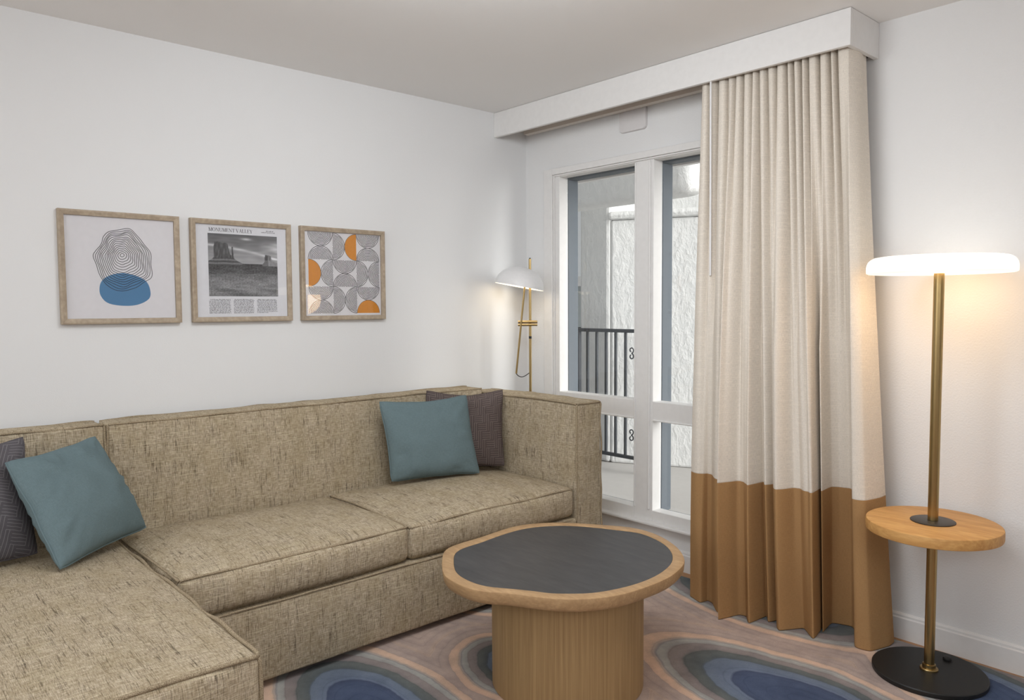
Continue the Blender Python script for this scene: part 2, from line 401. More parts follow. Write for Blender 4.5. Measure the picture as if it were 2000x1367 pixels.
for a, c in ((.2795, .8285), (.9505, 1.5295)):
    wp('frame_head', (a, c, F0, F1, 2.069, WZ1-.001))
    wp('frame_rail', (a, c, F0, F1, .737, .839)); wp('frame_rail', (a, c, F0, F1, WZ0+.001, .270))
    wp('rail_bead', (a, c, F0-.006, F0+.004, .7375, .746), bevel=.003)
    for z0, z1 in ((.8395, 2.0685), (.2705, .7365)):
        wp('pane', (a+.0005, c-.0005, .058, .062, z0, z1), m=M_glass, bevel=0)
    # exterior framing painted slate blue
    wp('exterior_stile', (a-.004, a+.004, F1+.001, .149, .25, 2.06), m=M_slate)
    wp('exterior_stile', (c-.006, c+.004, F1+.001, .149, .25, 2.06), m=M_slate)
    wp('exterior_head', (a-.004, c+.004, F1+.001, .149, 2.0605, WZ1-.002), m=M_slate)
    wp('exterior_sill', (a-.004, c+.004, F1+.001, .135, .21, .2495), m=M_slate)
wp('stool', (CX0-.02, CX1+.02, -.042, -.0005, .199, .2145), bevel=.005)

# ------------------------------------------------------------------ outside: balcony
struct(MB().box(-9, 6, .155, 3.4, -.14, -.002).build('balcony_floor', M_concrete), 'pale concrete balcony floor')
# shaded stucco pillar and the wall that runs on from it
pl = MB().box(-1.20, -.86, 1.75, 2.6, -.002, 2.9).build('stucco_pillar', M_stucco, bevel=.03); struct(pl, 'white stucco pillar behind the railing')
ang = math.radians(27)
def rot_wall(name, x0, y0, L, T, z0, z1, mat, bev=.02):
    o = MB().box(0, L, 0, T, z0, z1).build(name, mat, bevel=bev); o.location = (x0, y0, 0); o.rotation_euler = (0, 0, ang); return o
struct(rot_wall('balcony_wall', -.855, 1.76, 4.0, .3, -.002, 2.05, M_stucco), 'white stucco balcony wall')
struct(rot_wall('wall_ledge', -.855, 1.72, 4.0, .34, 2.051, 2.12, M_stucco, .03), 'rounded stucco ledge on the balcony wall')
struct(rot_wall('upper_wall', -1.0, 2.35, 6.0, .3, 2.121, 4.2, M_stucco), 'bright upper stucco wall')
# beam with a rounded end hanging across the balcony
def rounded_beam():
    x0, x1, y0, y1, z0, z1 = -3.2, .47, 1.0, 1.26, 2.06, 2.70; r = .09; vs_, fs = [], []
    N = 40
    prof = []
    for k in range(N):
        th = 2*PI*k/N; c, s = math.cos(th), math.sin(th)
        e = .35
        prof.append((math.copysign(abs(c)**e, c), math.copysign(abs(s)**e, s)))
    rings = [(x0, 1), (x1-.16, 1), (x1-.10, .97), (x1-.05, .88), (x1-.02, .72), (x1, .45)]
    for x, k in rings:
        for a, c in prof: vs_.append((x, (y0+y1)/2+a*(y1-y0)/2*k, (z0+z1)/2+c*(z1-z0)/2*(.55+.45*k)))
    for i in range(len(rings)-1):
        for j in range(N): fs.append([i*N+j, i*N+(j+1) % N, (i+1)*N+(j+1) % N, (i+1)*N+j])
    fs.append(list(range(N))[::-1]); fs.append([(len(rings)-1)*N+j for j in range(N)])
    return mesh('stucco_beam', vs_, fs, M_stucco, smooth=True, angle=50)
struct(rounded_beam(), 'stucco beam with a rounded end over the balcony')
struct(MB().box(-8, .10, .16, 2.7, 2.72, 2.85).build('shade_roof', M_stucco), 'unseen stucco roof slab sized to shade the left of the balcony')  # added out of view; its extent keeps the balcony's left side in shade
struct(MB().box(-.5, 2.6, .30, .34, 2.085, 2.20).build('eave_board', M_trim), 'pale board hanging above the window outside')
struct(MB().box(-.5, 2.6, .16, .34, 2.2005, 2.26).build('eave_soffit', M_trim))
# far building
fb = empty('distant_building', (-9.5, 9, 0), 'pale building far beyond the railing', 'building')
MB().box(-13, -6.5, 8.5, 12, -3, 1.75).build('facade', M_siding, fb)
MB().box(-13.1, -6.4, 8.4, 12.1, 1.751, 1.95).build('roof_edge', M_trim, fb)
struct(MB().box(-40, 40, 3.5, 60, -3.2, -3.0).build('ground_outside', M_concrete))

# iron railing
def scroll(cx, cz, y, sgn):
    """a 3-shaped double curl, opening away from the bar"""
    half = []
    for k in range(26):
        t = k/25; a = math.radians(-78+318*t); r = .0235*(1-.42*t)
        half.append((-.019+.0035*t+r*math.cos(a), .0245+r*math.sin(a)))
    pts = [(cx+sgn*x, y, cz+z) for x, z in reversed(half)]+[(cx+sgn*x, y, cz-z) for x, z in half]
    return pts
def railing(name, label, loc, L, n, scrolls, rz=0):
    t = empty(name, loc, label, 'railing'); t.rotation_euler = (0, 0, rz)
    z0, z1 = .102, 1.146
    def P(nm, mb, parent=t, **k):
        o = mb.build(nm, M_iron, None, **k); o.parent = parent; return o
    P('top_rail', MB().box(0, L, -.02, .02, z1-.028, z1)); P('bottom_rail', MB().box(0, L, -.013, .013, z0, z0+.026))
    for k in range(n):
        x = .03+k*(L-.06)/(n-1)
        rr = .009 if k not in (0, n-1) else .016
        bz = -.0005 if k in (0, n-1) else z0+.027
        ba = P('baluster' if k not in (0, n-1) else 'post', MB().box(x-rr, x+rr, -rr, rr, bz, z1-.029))
        for kk, sg in scrolls:
            if kk == k:
                for cz in (.955, .30):
                    P('scroll', MB().tube(scroll(x-sg*.016, cz, -.012, sg), .0052, 6), ba)
    return t
railing('balcony_railing', 'dark iron balcony railing with small scrolls seen through the window', (-1.10, 1.6, 0), .78, 8, [(6, 1), (7, 1), (0, 1)])
railing('balcony_railing', 'side run of dark iron railing going away at the pillar', (-1.25, 1.66, 0), 1.3, 12, [(0, -1)], math.radians(97))

# ------------------------------------------------------------------ rug
def rug():
    a = math.radians(1.6)
    o = MB(); L, W, T = 3.3, 3.35, .010
    n = 34; vs_, fs = [], []
    pts = [(0.3, -.115), (2.3, -.055), (3.7, -.035), (3.75, -3.4), (.35, -3.5)]
    top = [(x, y, T) for x, y in pts]; bot = [(x, y, .0005) for x, y in pts]; k = len(pts)
    f = [list(range(k)), list(range(k, 2*k))]+[[i, (i+1) % k, k+(i+1) % k, k+i] for i in range(k)]
    return mesh('area_rug', top+bot, f, mat_rug())
tag(rug(), 'rug patterned with blue, grey and peach agate ovals on the floor', 'rug')

# ------------------------------------------------------------------ sofa
def grid_lines(n, e):
    """unit coordinates -1..1, denser at the rounded edge (e = edge fraction)"""
    inner = [-1+e+(2-2*e)*k/n for k in range(n+1)]
    return [-1, -1+e*.3, -1+e*.65]+inner+[1-e*.65, 1-e*.3, 1]
def puffy(x0, x1, y0, y1, z0, z1, r=.02, puff=(.01, .01, .01), n=(12, 12, 8), wob=.004, ws=3.0, seed=0, skew=None):
    c = Vector(((x0+x1)/2, (y0+y1)/2, (z0+z1)/2)); h = Vector(((x1-x0)/2, (y1-y0)/2, (z1-z0)/2))
    def fmap(a):
        p = Vector((a[0]*h.x, a[1]*h.y, a[2]*h.z))
        q = Vector([max(-(h[i]-r), min(h[i]-r, p[i])) for i in range(3)])
        d = p-q
        if d.length > 1e-9:
            mx = max(abs(d[i]) for i in range(3)); d = d.normalized()*mx
        p = q+d
        for i in range(3):
            j, k = (i+1) % 3, (i+2) % 3
            wgt = max(0, 1-abs(a[j])**2.6)*max(0, 1-abs(a[k])**2.6)*a[i]*abs(a[i])
            p[i] += puff[i]*wgt
        p += c
        if wob:
            nz = mnoise.noise_vector(p*ws+Vector((seed*7.3, seed*3.1, 0)))
            p += nz*wob
        if skew: p = skew(p)
        return p
    gl = [grid_lines(n[i], min(.8, r/h[i])) for i in range(3)]
    V, idx, F = [], {}, []
    def vid(a):
        key = tuple(round(t, 5) for t in a)
        if key not in idx: idx[key] = len(V); V.append(fmap(a))
        return idx[key]
    for ax in range(3):
        j, k = (ax+1) % 3, (ax+2) % 3
        for s in (-1, 1):
            A, B = gl[j], gl[k]
            for u in range(len(A)-1):
                for v in range(len(B)-1):
                    q = []
                    for uu, vv in ((u, v), (u+1, v), (u+1, v+1), (u, v+1)):
                        a = [0, 0, 0]; a[ax] = s; a[j] = A[uu]; a[k] = B[vv]; q.append(vid(a))
                    F.append(q if s > 0 else q[::-1])
    return V, F, fmap
def upholstered(name, parent, box, edges=(), pr=.0042, proud=.003, wav=.010, **kw):
    V, F, fm = puffy(*box, **kw)
    o = mesh(name, V, F, M_tweed, parent, smooth=True, uv=True)
    c = Vector(((box[0]+box[1])/2, (box[2]+box[3])/2, (box[4]+box[5])/2))
    for e in edges:
        fixed = [x for x in e]; ax = fixed.index(None)
        mb = MB(); pts = []; N = 60
        for k in range(N+1):
            t = -1+2*k/N; a = list(e); a[ax] = t
            p = fm(a); d = Vector([0 if i == ax else a[i] for i in range(3)]).normalized()
            p = p+d*(proud+wav*mnoise.noise(p*7)) ; pts.append(p)
        mb.tube(pts, pr, 8); mb.build('piping', M_pipe, o, smooth=True)
    return o
sofa = empty('sectional_sofa', (.5, -1.8, .01), 'beige tweed sectional sofa with a chaise against the left wall', 'sofa')
R = .01
SM = -2.365        # seam between the two units
# right unit
upholstered('base', sofa, (.16, .872, SM+.005, -.487, .035, .308), edges=[(1, None, 1)], r=.012, puff=(.008, 0, 0), n=(6, 30, 5), wob=.006, ws=2.8, seed=1, proud=.004, wav=.012)
upholstered('seat_cushion', sofa, (.17, .862, SM+.020, -1.446, .314, .458), edges=[(1, None, 1), (None, 1, 1), (None, -1, 1)], r=.030, puff=(.022, .004, .036), n=(16, 20, 8), wob=.011, ws=2.6, seed=2)
upholstered('seat_cushion', sofa, (.17, .862, -1.438, -.490, .314, .458), edges=[(1, None, 1), (None, -1, 1)], r=.030, puff=(.022, .004, .036), n=(16, 20, 8), wob=.011, ws=2.6, seed=3)
upholstered('backrest', sofa, (.025, .165, SM+.003, -.487, .035, .888), edges=[(1, None, 1), (-1, None, 1), (1, -1, None)], r=.014, puff=(.010, 0, .008), n=(4, 24, 16), wob=.005, ws=2.5, seed=4)
upholstered('armrest', sofa, (.025, .868, -.484, -.312, .035, .860), edges=[(None, -1, 1), (1, -1, None), (1, 1, None), (1, None, 1), (None, 1, 1)], r=.012, puff=(.008, .008, .014), n=(18, 6, 18), wob=.005, ws=3.0, seed=5, pr=.005)
# chaise unit
YL = -3.45
upholstered('chaise_base', sofa, (.16, 1.515, YL, SM-.004, .035, .272), r=.015, puff=(.006, .003, 0), n=(14, 12, 5), wob=.003, seed=6)
upholstered('chaise_cushion', sofa, (.17, 1.534, YL, SM+.012, .278, .458), edges=[(1, None, 1), (None, 1, 1), (1, 1, None)], r=.026, puff=(.030, .006, .030), n=(20, 18, 8), wob=.010, ws=2.3, seed=7, pr=.006)
upholstered('backrest', sofa, (.025, .165, YL, SM-.003, .035, .888), edges=[(1, None, 1), (-1, None, 1), (1, 1, None)], r=.014, puff=(.010, 0, .008), n=(4, 16, 16), wob=.005, ws=2.5, seed=8)
for x, y in ((.12, -.40), (.80, -.40), (.80, -2.2), (1.42, -2.45), (1.42, -3.3), (.12, -3.3)):
    MB().box(x-.03, x+.03, y-.03, y+.03, .0102, .042).build('foot', M_black, sofa)

# ------------------------------------------------------------------ pillows
def pillow(label, BL, BR, TR, TL, T, mat, seed, pinch=.022, wr=.008, flip=1, sag=.03):
    BL, BR, TR, TL = map(Vector, (BL, BR, TR, TL))
    nrm = ((BR-BL).cross(TL-BL)).normalized()*flip
    n = 30; V, F = [], []
    W = (BR-BL).length; Hh = (TL-BL).length
    uvs = []
    def pt(u, v, s):
        # edges drawn in between the corners
        uu = .5+(u-.5)*(1-pinch*math.sin(PI*v)**1.0*2); vv = .5+(v-.5)*(1-(sag if v > .5 else pinch)*math.sin(PI*u)*2)
        uu += .014*mnoise.noise(Vector((v*4.5, seed*9, 1 if u > .5 else 5)))*abs(2*u-1)*math.sin(PI*v); vv += .014*mnoise.noise(Vector((u*4.5, seed*5, 2 if v > .5 else 7)))*abs(2*v-1)*math.sin(PI*u)
        cr = max(0, abs(2*u-1)+abs(2*v-1)-1.86)/.14*.007
        uu -= cr*(u-.5)*2; vv -= cr*(v-.5)*2
        p = BL*(1-uu)*(1-vv)+BR*uu*(1-vv)+TR*uu*vv+TL*(1-uu)*vv
        a = max(0, 1-(2*u-1)**2); b_ = max(0, 1-(2*v-1)**2)
        th = T*(a*b_)**.47*(1.08-.25*(v-.4))
        edge = (1-a*b_)
        nz = mnoise.noise(Vector((u*5+seed*3, v*5, s*2)))
        rad = math.atan2(v-.5, u-.5); wrk = wr*edge*(math.sin(26*rad+seed*2+4*nz)*.8+math.sin(15*(u+.6*v)+seed+3*nz)*.5)*min(1, 3*a*b_)
        sm = wr*.8*nz*min(1, 3*a*b_)
        return p+nrm*s*(th+sm+wrk)
    for s in (1, -1):
        off = len(V)
        for j in range(n+1):
            for i in range(n+1):
                # denser near edges
                u = .5-.5*math.cos(PI*i/n); v = .5-.5*math.cos(PI*j/n)
                V.append(pt(u, v, s)); uvs.append((u*W, v*Hh))
        for j in range(n):
            for i in range(n):
                q = [off+j*(n+1)+i, off+j*(n+1)+i+1, off+(j+1)*(n+1)+i+1, off+(j+1)*(n+1)+i]
                F.append(q if s*flip > 0 else q[::-1])
    me = bpy.data.meshes.new('throw_pillow'); me.from_pydata([tuple(v) for v in V], [], F); me.materials.append(mat)
    l = me.uv_layers.new(name='UVMap')
    for p in me.polygons:
        for li in p.loop_indices: l.data[li].uv = uvs[me.loops[li].vertex_index]
    bm = bmesh.new(); bm.from_mesh(me); bmesh.ops.remove_doubles(bm, verts=bm.verts, dist=1e-5); bmesh.ops.recalc_face_normals(bm, faces=bm.faces); bm.to_mesh(me); bm.free()
    me.polygons.foreach_set('use_smooth', [True]*len(me.polygons))
    o = link_obj('throw_pillow', me)
    # welt round the edge
    mb = MB(); pts = []
    for (a, b_) in (((0, 0), (1, 0)), ((1, 0), (1, 1)), ((1, 1), (0, 1)), ((0, 1), (0, 0))):
        for k in range(14):
            t = k/14; pts.append(pt(a[0]+(b_[0]-a[0])*t, a[1]+(b_[1]-a[1])*t, 1))
    mb.tube(pts, .0035, 6, closed=True); mb.build('seam', mat, o, smooth=True)
    return tag(o, label, 'pillow')
pillow('plain teal pillow at the right end in front of a dark patterned one', (.324, -1.186, .505), (.466, -.762, .504), (.330, -.735, .882), (.270, -1.214, .884), .074, M_teal, 1, sag=.05)
pillow('dark brown patterned pillow standing in the corner by the armrest', (.205, -.930, .498), (.395, -.535, .498), (.345, -.500, .892), (.172, -.870, .903), .048, M_maze, 2, pinch=.03, sag=.075, wr=.008)
pillow('plain teal pillow tilted on the chaise at the left', (.61, -2.62, .497), (.30, -2.27, .497), (.235, -2.42, .858), (.37, -2.722, .822), .078, M_teal, 3, wr=.012)
pillow('dark grey patterned pillow cut off by the left edge', (.47, -3.06, .498), (.375, -2.64, .498), (.265, -2.650, .888), (.265, -3.07, .90), .060, M_mazegrey, 4, sag=.11)

# ------------------------------------------------------------------ pictures
PZ0, PZ1 = 1.2713, 1.7171; PX = .025
M_paper = mat_plain('white_paper', srgb(214, 214, 218, 1.1), .8, .2)
M_papergrey = mat_plain('pale_grey_paper', srgb(224, 222, 225, 1.0), .8, .2)
M_ink = mat_plain('black_ink', srgb(40, 38, 42), .8, .2)
M_greyink = mat_plain('grey_ink', srgb(92, 90, 94), .8, .2)
M_blueink = mat_plain('blue_ink', srgb(82, 127, 166, 1.05), .8, .2)
M_orangeink = mat_plain('orange_ink', srgb(204, 134, 54, 1.1), .8, .2)
def mat_photo():
    t = NT('printed_photograph'); t.set(Roughness=.8, Specular_IOR_Level=.2)
    a = t.new('ShaderNodeVertexColor'); a.layer_name = 'print'; t.col(a.outputs[0]); return t.m
def mat_picglass():
    t = NT('picture_glass'); t.n.remove(t.b)
    tr = t.new('ShaderNodeBsdfTransparent'); gl = t.new('ShaderNodeBsdfGlossy'); gl.inputs['Roughness'].default_value = .02
    lw = t.new('ShaderNodeLayerWeight'); lw.inputs[0].default_value = .5
    f5 = t.math('ADD', .035, t.math('MULTIPLY', .9, t.math('POWER', lw.outputs['Facing'], 5.0)))
    mx = t.new('ShaderNodeMixShader'); t.link(f5, mx.inputs[0]); t.link(tr.outputs[0], mx.inputs[1]); t.link(gl.outputs[0], mx.inputs[2])
    t.link(mx.outputs[0], t.out.inputs[0]); return t.m
M_picglass = mat_picglass()
def picture(y0, y1, label, paper):
    t = empty('picture_frame', (0.0005, (y0+y1)/2, PZ0), label, 'picture')
    fwid = .021
    # four mitred rails with a stepped moulding
    prof = [(0, .001), (0, PX), (.006, PX+.001), (fwid, PX-.003), (fwid, .004), (fwid, .001)]
    cor = [(y0, PZ0), (y1, PZ0), (y1, PZ1), (y0, PZ1)]
    sg = [(1, 1), (-1, 1), (-1, -1), (1, -1)]
    for k in range(4):
        a, b_ = cor[k], cor[(k+1) % 4]; sa, sb = sg[k], sg[(k+1) % 4]
        va = [(x, a[0]+sa[0]*d, a[1]+sa[1]*d) for d, x in prof]; vb = [(x, b_[0]+sb[0]*d, b_[1]+sb[1]*d) for d, x in prof]
        n = len(prof); f = [[i, (i+1) % n, n+(i+1) % n, n+i] for i in range(n)]+[list(range(n)), list(range(n, 2*n))]
        mesh('frame_rail', va+vb, f, M_frame, t)
    pr = MB().box(.002, .0120, y0+fwid+.0003, y1-fwid-.0003, PZ0+fwid+.0003, PZ1-fwid-.0003).build('paper', paper, t)
    MB().box(.0165, .0180, y0+fwid+.0003, y1-fwid-.0003, PZ0+fwid+.0003, PZ1-fwid-.0003).build('glass', M_picglass, t)
    return t, pr
class Ink:
    """flat print: polygons on the paper plane, each layer a hair proud of the last"""
    def __init__(s): s.b = MB(); s.mats = []
    def use(s, m):
        if m not in s.mats: s.mats.append(m)
        s.b.cur = s.mats.index(m)
    def poly(s, pts, layer=0): s.b.poly([(.01215+layer*.00015, y, z) for y, z in pts])
    def strip(s, pts, w, layer=1, closed=False):
        n = len(pts); L, Rr = [], []
        for k in range(n):
            a = pts[k-1] if (closed or k > 0) else pts[k]; c = pts[(k+1) % n] if (closed or k < n-1) else pts[k]
            dx, dy = c[0]-a[0], c[1]-a[1]; l = math.hypot(dx, dy) or 1; nx, ny = -dy/l*w/2, dx/l*w/2
            L.append((pts[k][0]+nx, pts[k][1]+ny)); Rr.append((pts[k][0]-nx, pts[k][1]-ny))
        for k in range(n if closed else n-1):
            j = (k+1) % n; s.poly([L[k], L[j], Rr[j], Rr[k]], layer)
    def build(s, name, parent):
        return s.b.build(name, None, parent, mats=s.mats)
# 1: contour rings over a blue shape
t1, p1 = picture(-2.4718, -2.0235, 'square framed print of black contour rings over a blue blob', M_papergrey)
ink = Ink(); ink.use(M_blueink)
blob = [(-2.333, 1.414), (-2.323, 1.443), (-2.295, 1.464), (-2.251, 1.475), (-2.205, 1.468), (-2.161, 1.446), (-2.144, 1.41), (-2.149, 1.372), (-2.194, 1.347), (-2.252, 1.343), (-2.304, 1.354), (-2.329, 1.382)]
def smooth_closed(P, m=6):
    out = []; n = len(P)
    for i in range(n):
        p0, p1_, p2, p3 = P[i-1], P[i], P[(i+1) % n], P[(i+2) % n]
        for k in range(m):
            t = k/m
            out.append(tuple(.5*(2*p1_[d]+(p2[d]-p0[d])*t+(2*p0[d]-5*p1_[d]+4*p2[d]-p3[d])*t*t+(3*p1_[d]-p0[d]-3*p2[d]+p3[d])*t**3) for d in range(len(p1_))))
    return out
ink.poly(smooth_closed(blob), 0)
ink.use(M_ink)
ring = [(-2.213, 1.655), (-2.184, 1.622), (-2.143, 1.568), (-2.137, 1.505), (-2.137, 1.462), (-2.157, 1.442), (-2.207, 1.416), (-2.248, 1.401), (-2.296, 1.419), (-2.323, 1.449), (-2.348, 1.529), (-2.341, 1.559), (-2.32, 1.591), (-2.312, 1.617), (-2.291, 1.640), (-2.251, 1.647)]
outer = smooth_closed(ring, 6)
oc = (-2.245, 1.530); ic = (-2.246, 1.548)
NR = 15
for k in range(NR):
    s = (k+.7)/(NR-.3); s = s**.92
    cx = ic[0]+(oc[0]-ic[0])*s; cz = ic[1]+(oc[1]-ic[1])*s
    P = []
    for i, q in enumerate(outer):
        th = math.atan2(q[1]-oc[1], q[0]-oc[0]); r0 = math.hypot(q[0]-oc[0], q[1]-oc[1])
        rm = .115*(1+.10*math.sin(2*th+1)) if s < .45 else None
        rr = r0*s if rm is None else (rm*(1-s/.45)+r0*(s/.45))*s
        rr *= 1+.028*mnoise.noise(Vector((math.cos(th)*2.2, math.sin(th)*2.2, k*.45)))+.012*math.sin(9*th+k*1.3)
        P.append((cx+rr*math.cos(th), cz+rr*math.sin(th)))
    ink.strip(P, .0021, 1, True)
ink.build('print', p1)

# 2: black and white desert photograph with title and columns of text
t2, p2 = picture(-1.977, -1.5224, 'framed magazine style print titled MONUMENT VALLEY with a desert photograph', M_paper)
ink = Ink(); ink.use(M_ink)
TH, TN, SE = .15, .055, .16
def serif(x, y, w): return [[(x-w/2, y-.025), (x+w/2, y-.025), (x+w/2, y+.025), (x-w/2, y+.025)]]
def seg(x0, y0, x1, y1, wd):
    dx, dy = x1-x0, y1-y0; 
    return [[(x0-wd/2, y0), (x0+wd/2, y0), (x1+wd/2, y1), (x1-wd/2, y1)]]
def hbar(x0, x1, y, t=.05): return [[(x0, y-t/2), (x1, y-t/2), (x1, y+t/2), (x0, y+t/2)]]
def ringp(cx, cy, rx, ry, tw, tn, n=24):
    out = []
    for k in range(n):
        a, b_ = 2*PI*k/n, 2*PI*(k+1)/n
        out.append([(cx+rx*math.cos(a), cy+ry*math.sin(a)), (cx+rx*math.cos(b_), cy+ry*math.sin(b_)), (cx+(rx-tw)*math.cos(b_), cy+(ry-tn)*math.sin(b_)), (cx+(rx-tw)*math.cos(a), cy+(ry-tn)*math.sin(a))])
    return out
GL = {
 'M': (1.05, seg(.15, 0, .15, 1, TN)+seg(.17, 1, .50, .02, TH)+seg(.52, .02, .85, 1, TN)+seg(.86, 0, .86, 1, TH)+serif(.14, .02, .26)+serif(.86, .02, .32)+serif(.12, .98, .22)+serif(.90, .98, .24)),
 'O': (.92, ringp(.46, .5, .42, .52, TH, .05)),
 'N': (.95, seg(.16, 0, .16, 1, TN)+seg(.18, 1, .78, 0, TH)+seg(.80, 0, .80, 1, TN)+serif(.15, .02, .26)+serif(.12, .98, .22)+serif(.80, .98, .26)),
 'U': (.92, seg(.20, .3, .20, 1, TH)+seg(.76, .3, .76, 1, TN)+serif(.2, .98, .32)+serif(.76, .98, .26)+[q for q in ringp(.48, .32, .355, .34, .12, .06) if sum(p[1] for p in q)/4 < .33]),
 'E': (.76, seg(.20, 0, .20, 1, TH)+hbar(.06, .66, .025)+hbar(.06, .62, .975)+hbar(.2, .5, .52)+seg(.64, 0, .66, .26, .05)+seg(.61, .76, .61, 1, .05)+seg(.49, .40, .49, .64, .04)),
 'T': (.80, seg(.40, 0, .40, 1, TH)+hbar(.05, .75, .975)+seg(.07, .74, .07, 1, .05)+seg(.73, .74, .73, 1, .05)+serif(.4, .02, .34)),
 'V': (.88, seg(.14, 1, .44, 0, TH)+seg(.74, 1, .46, 0, TN)+serif(.15, .98, .32)+serif(.74, .98, .24)),
 'A': (.88, seg(.44, 1, .13, 0, TN)+seg(.44, 1, .72, 0, TH)+hbar(.24, .62, .34)+serif(.12, .02, .24)+serif(.73, .02, .32)),
 'L': (.74, seg(.20, 0, .20, 1, TH)+hbar(.06, .66, .025)+seg(.64, 0, .66, .28, .05)+serif(.2, .98, .32)),
 'Y': (.84, seg(.14, 1, .42, .45, TH)+seg(.70, 1, .44, .45, TN)+seg(.43, 0, .43, .47, TH)+serif(.14, .98, .30)+serif(.70, .98, .24)+serif(.43, .02, .34)),
 ' ': (.30, [])}
txt = 'MONUMENT VALLEY'; adv = [GL[c][0]*1.0 for c in txt]; tot = sum(adv)
X0, X1, ZB, ZH = -1.898, -1.702, 1.6665, .0155
x = 0
for c in txt:
    wdt, polys = GL[c]
    for q in polys: ink.poly([(X0+(x+p[0])/tot*(X1-X0), ZB+p[1]*ZH) for p in q], 1)
    x += wdt
# small byline, two right-aligned lines, and three columns of body text in unreadably small type
def textline(xa, xb, z, h, rnd, right=False):
    x = xa if not right else xa
    while x < xb-.002:
        L = rnd.randint(2, 9)
        for _ in range(L):
            lw = rnd.choice((.0013, .0017, .0021))
            if x+lw > xb: break
            hh = h*rnd.choice((.62, .62, .62, 1.0, .95)); lo = -h*.25 if rnd.random() < .1 else 0
            ink.poly([(x, z+lo), (x+lw*.72, z+lo), (x+lw*.72, z+hh), (x, z+hh)], 1); x += lw
        x += .0022
rnd = random.Random(3)
ink.use(M_greyink)
textline(-1.638, -1.600, 1.6785, .0040, rnd); textline(-1.661, -1.596, 1.6720, .0040, rnd)
for xa, xb in ((-1.903, -1.805), (-1.795, -1.700), (-1.688, -1.590)):
    for k in range(12):
        z = 1.371-k*(.065/12)-.003
        ends = xb-(.045 if (k == 11 and xa > -1.7) else rnd.uniform(0, .004))
        textline(xa+(.004 if k in (0, 6) else 0), ends, z, .0036, rnd)
ink.build('print', p2)
def photo(parent):
    ny, nz = 200, 176; y0, y1, z0, z1 = -1.9025, -1.587, 1.3835, 1.6575
    V, F, Cc = [], [], []
    rs = np.random.RandomState(2)
    def prof_left(u):   # height of the left butte silhouette over width u (0..1); measured from the print
        pts = [(0, .560), (.04, .585), (.075, .62), (.078, .80), (.095, .865), (.13, .872), (.175, .862), (.20, .85), (.235, .862), (.27, .845), (.283, .80), (.287, .74), (.31, .67), (.325, .66), (.328, .80), (.345, .80), (.352, .66), (.362, .61), (.42, .565), (.48, .535)]
        for k in range(len(pts)-1):
            if pts[k][0] <= u <= pts[k+1][0]:
                t = (u-pts[k][0])/(pts[k+1][0]-pts[k][0]); return pts[k][1]*(1-t)+pts[k+1][1]*t
        return 0
    def prof_right(u):
        pts = [(.77, .53), (.805, .575), (.812, .69), (.87, .685), (.905, .67), (.912, .61), (.95, .575), (1.0, .565)]
        for k in range(len(pts)-1):
            if pts[k][0] <= u <= pts[k+1][0]:
                t = (u-pts[k][0])/(pts[k+1][0]-pts[k][0]); return pts[k][1]*(1-t)+pts[k+1][1]*t
        return 0
    for j in range(nz+1):
        for i in range(ny+1):
            u, v = i/ny, j/nz
            nz1 = mnoise.noise(Vector((u*6, v*26, 1))); nz2 = mnoise.noise(Vector((u*45, v*60, 5))); nz3 = mnoise.noise(Vector((u*60, v*9, 9)))
            g = 88+(1-v)*70 if v > .53 else 100
            if v > .53:        # sky: dark above, cloud bank across the middle
                band = math.exp(-((v-(.815-.12*u*u*1.2-.06*u))/.022)**2)
                cl2 = math.exp(-((v-(.93-.10*(u-.5)**2))/.02)**2)*math.exp(-((u-.54)/.07)**2)
                cl3 = math.exp(-((v-.80)/.12)**2)*max(0, (u-.72)/.28)
                g = 82+(1-v)*125+band*62*(.8+.4*nz1)+cl2*75+cl3*60*(.9+.5*nz1)+nz1*12
            else:
                g = 92+20*math.sin(v*9)+nz1*16+nz2*26-(10 if v > .36 else 0)
                if v < .12: g += 14*math.sin(u*8+v*30)
            pl, prr = prof_left(u), prof_right(u)
            if v < pl and v > .50:
                g = (72+nz3*34+nz2*10) if v > .615 else (84+22*math.sin(v*110+nz1)+nz2*14)
            if v < prr and v > .50:
                g = (74+nz3*26) if v > .60 else (92+nz2*16)
                if u > .855: g += 26
            V.append((.0124, y0+(y1-y0)*u, z0+(z1-z0)*v)); g = max(28, min(225, g)); l = lin(min(235, g*1.18)/255)*1.05; Cc.append((l, l, l*1.03, 1))
    for j in range(nz):
        for i in range(ny):
            a = j*(ny+1)+i; F.append([a, a+1, a+ny+2, a+ny+1])
    me = bpy.data.meshes.new('photograph'); me.from_pydata(V, [], F); me.materials.append(mat_photo())
    ca = me.color_attributes.new('print', 'FLOAT_COLOR', 'POINT'); ca.data.foreach_set('color', [c for q in Cc for c in q])
    return link_obj('photograph', me, parent)
photo(p2)

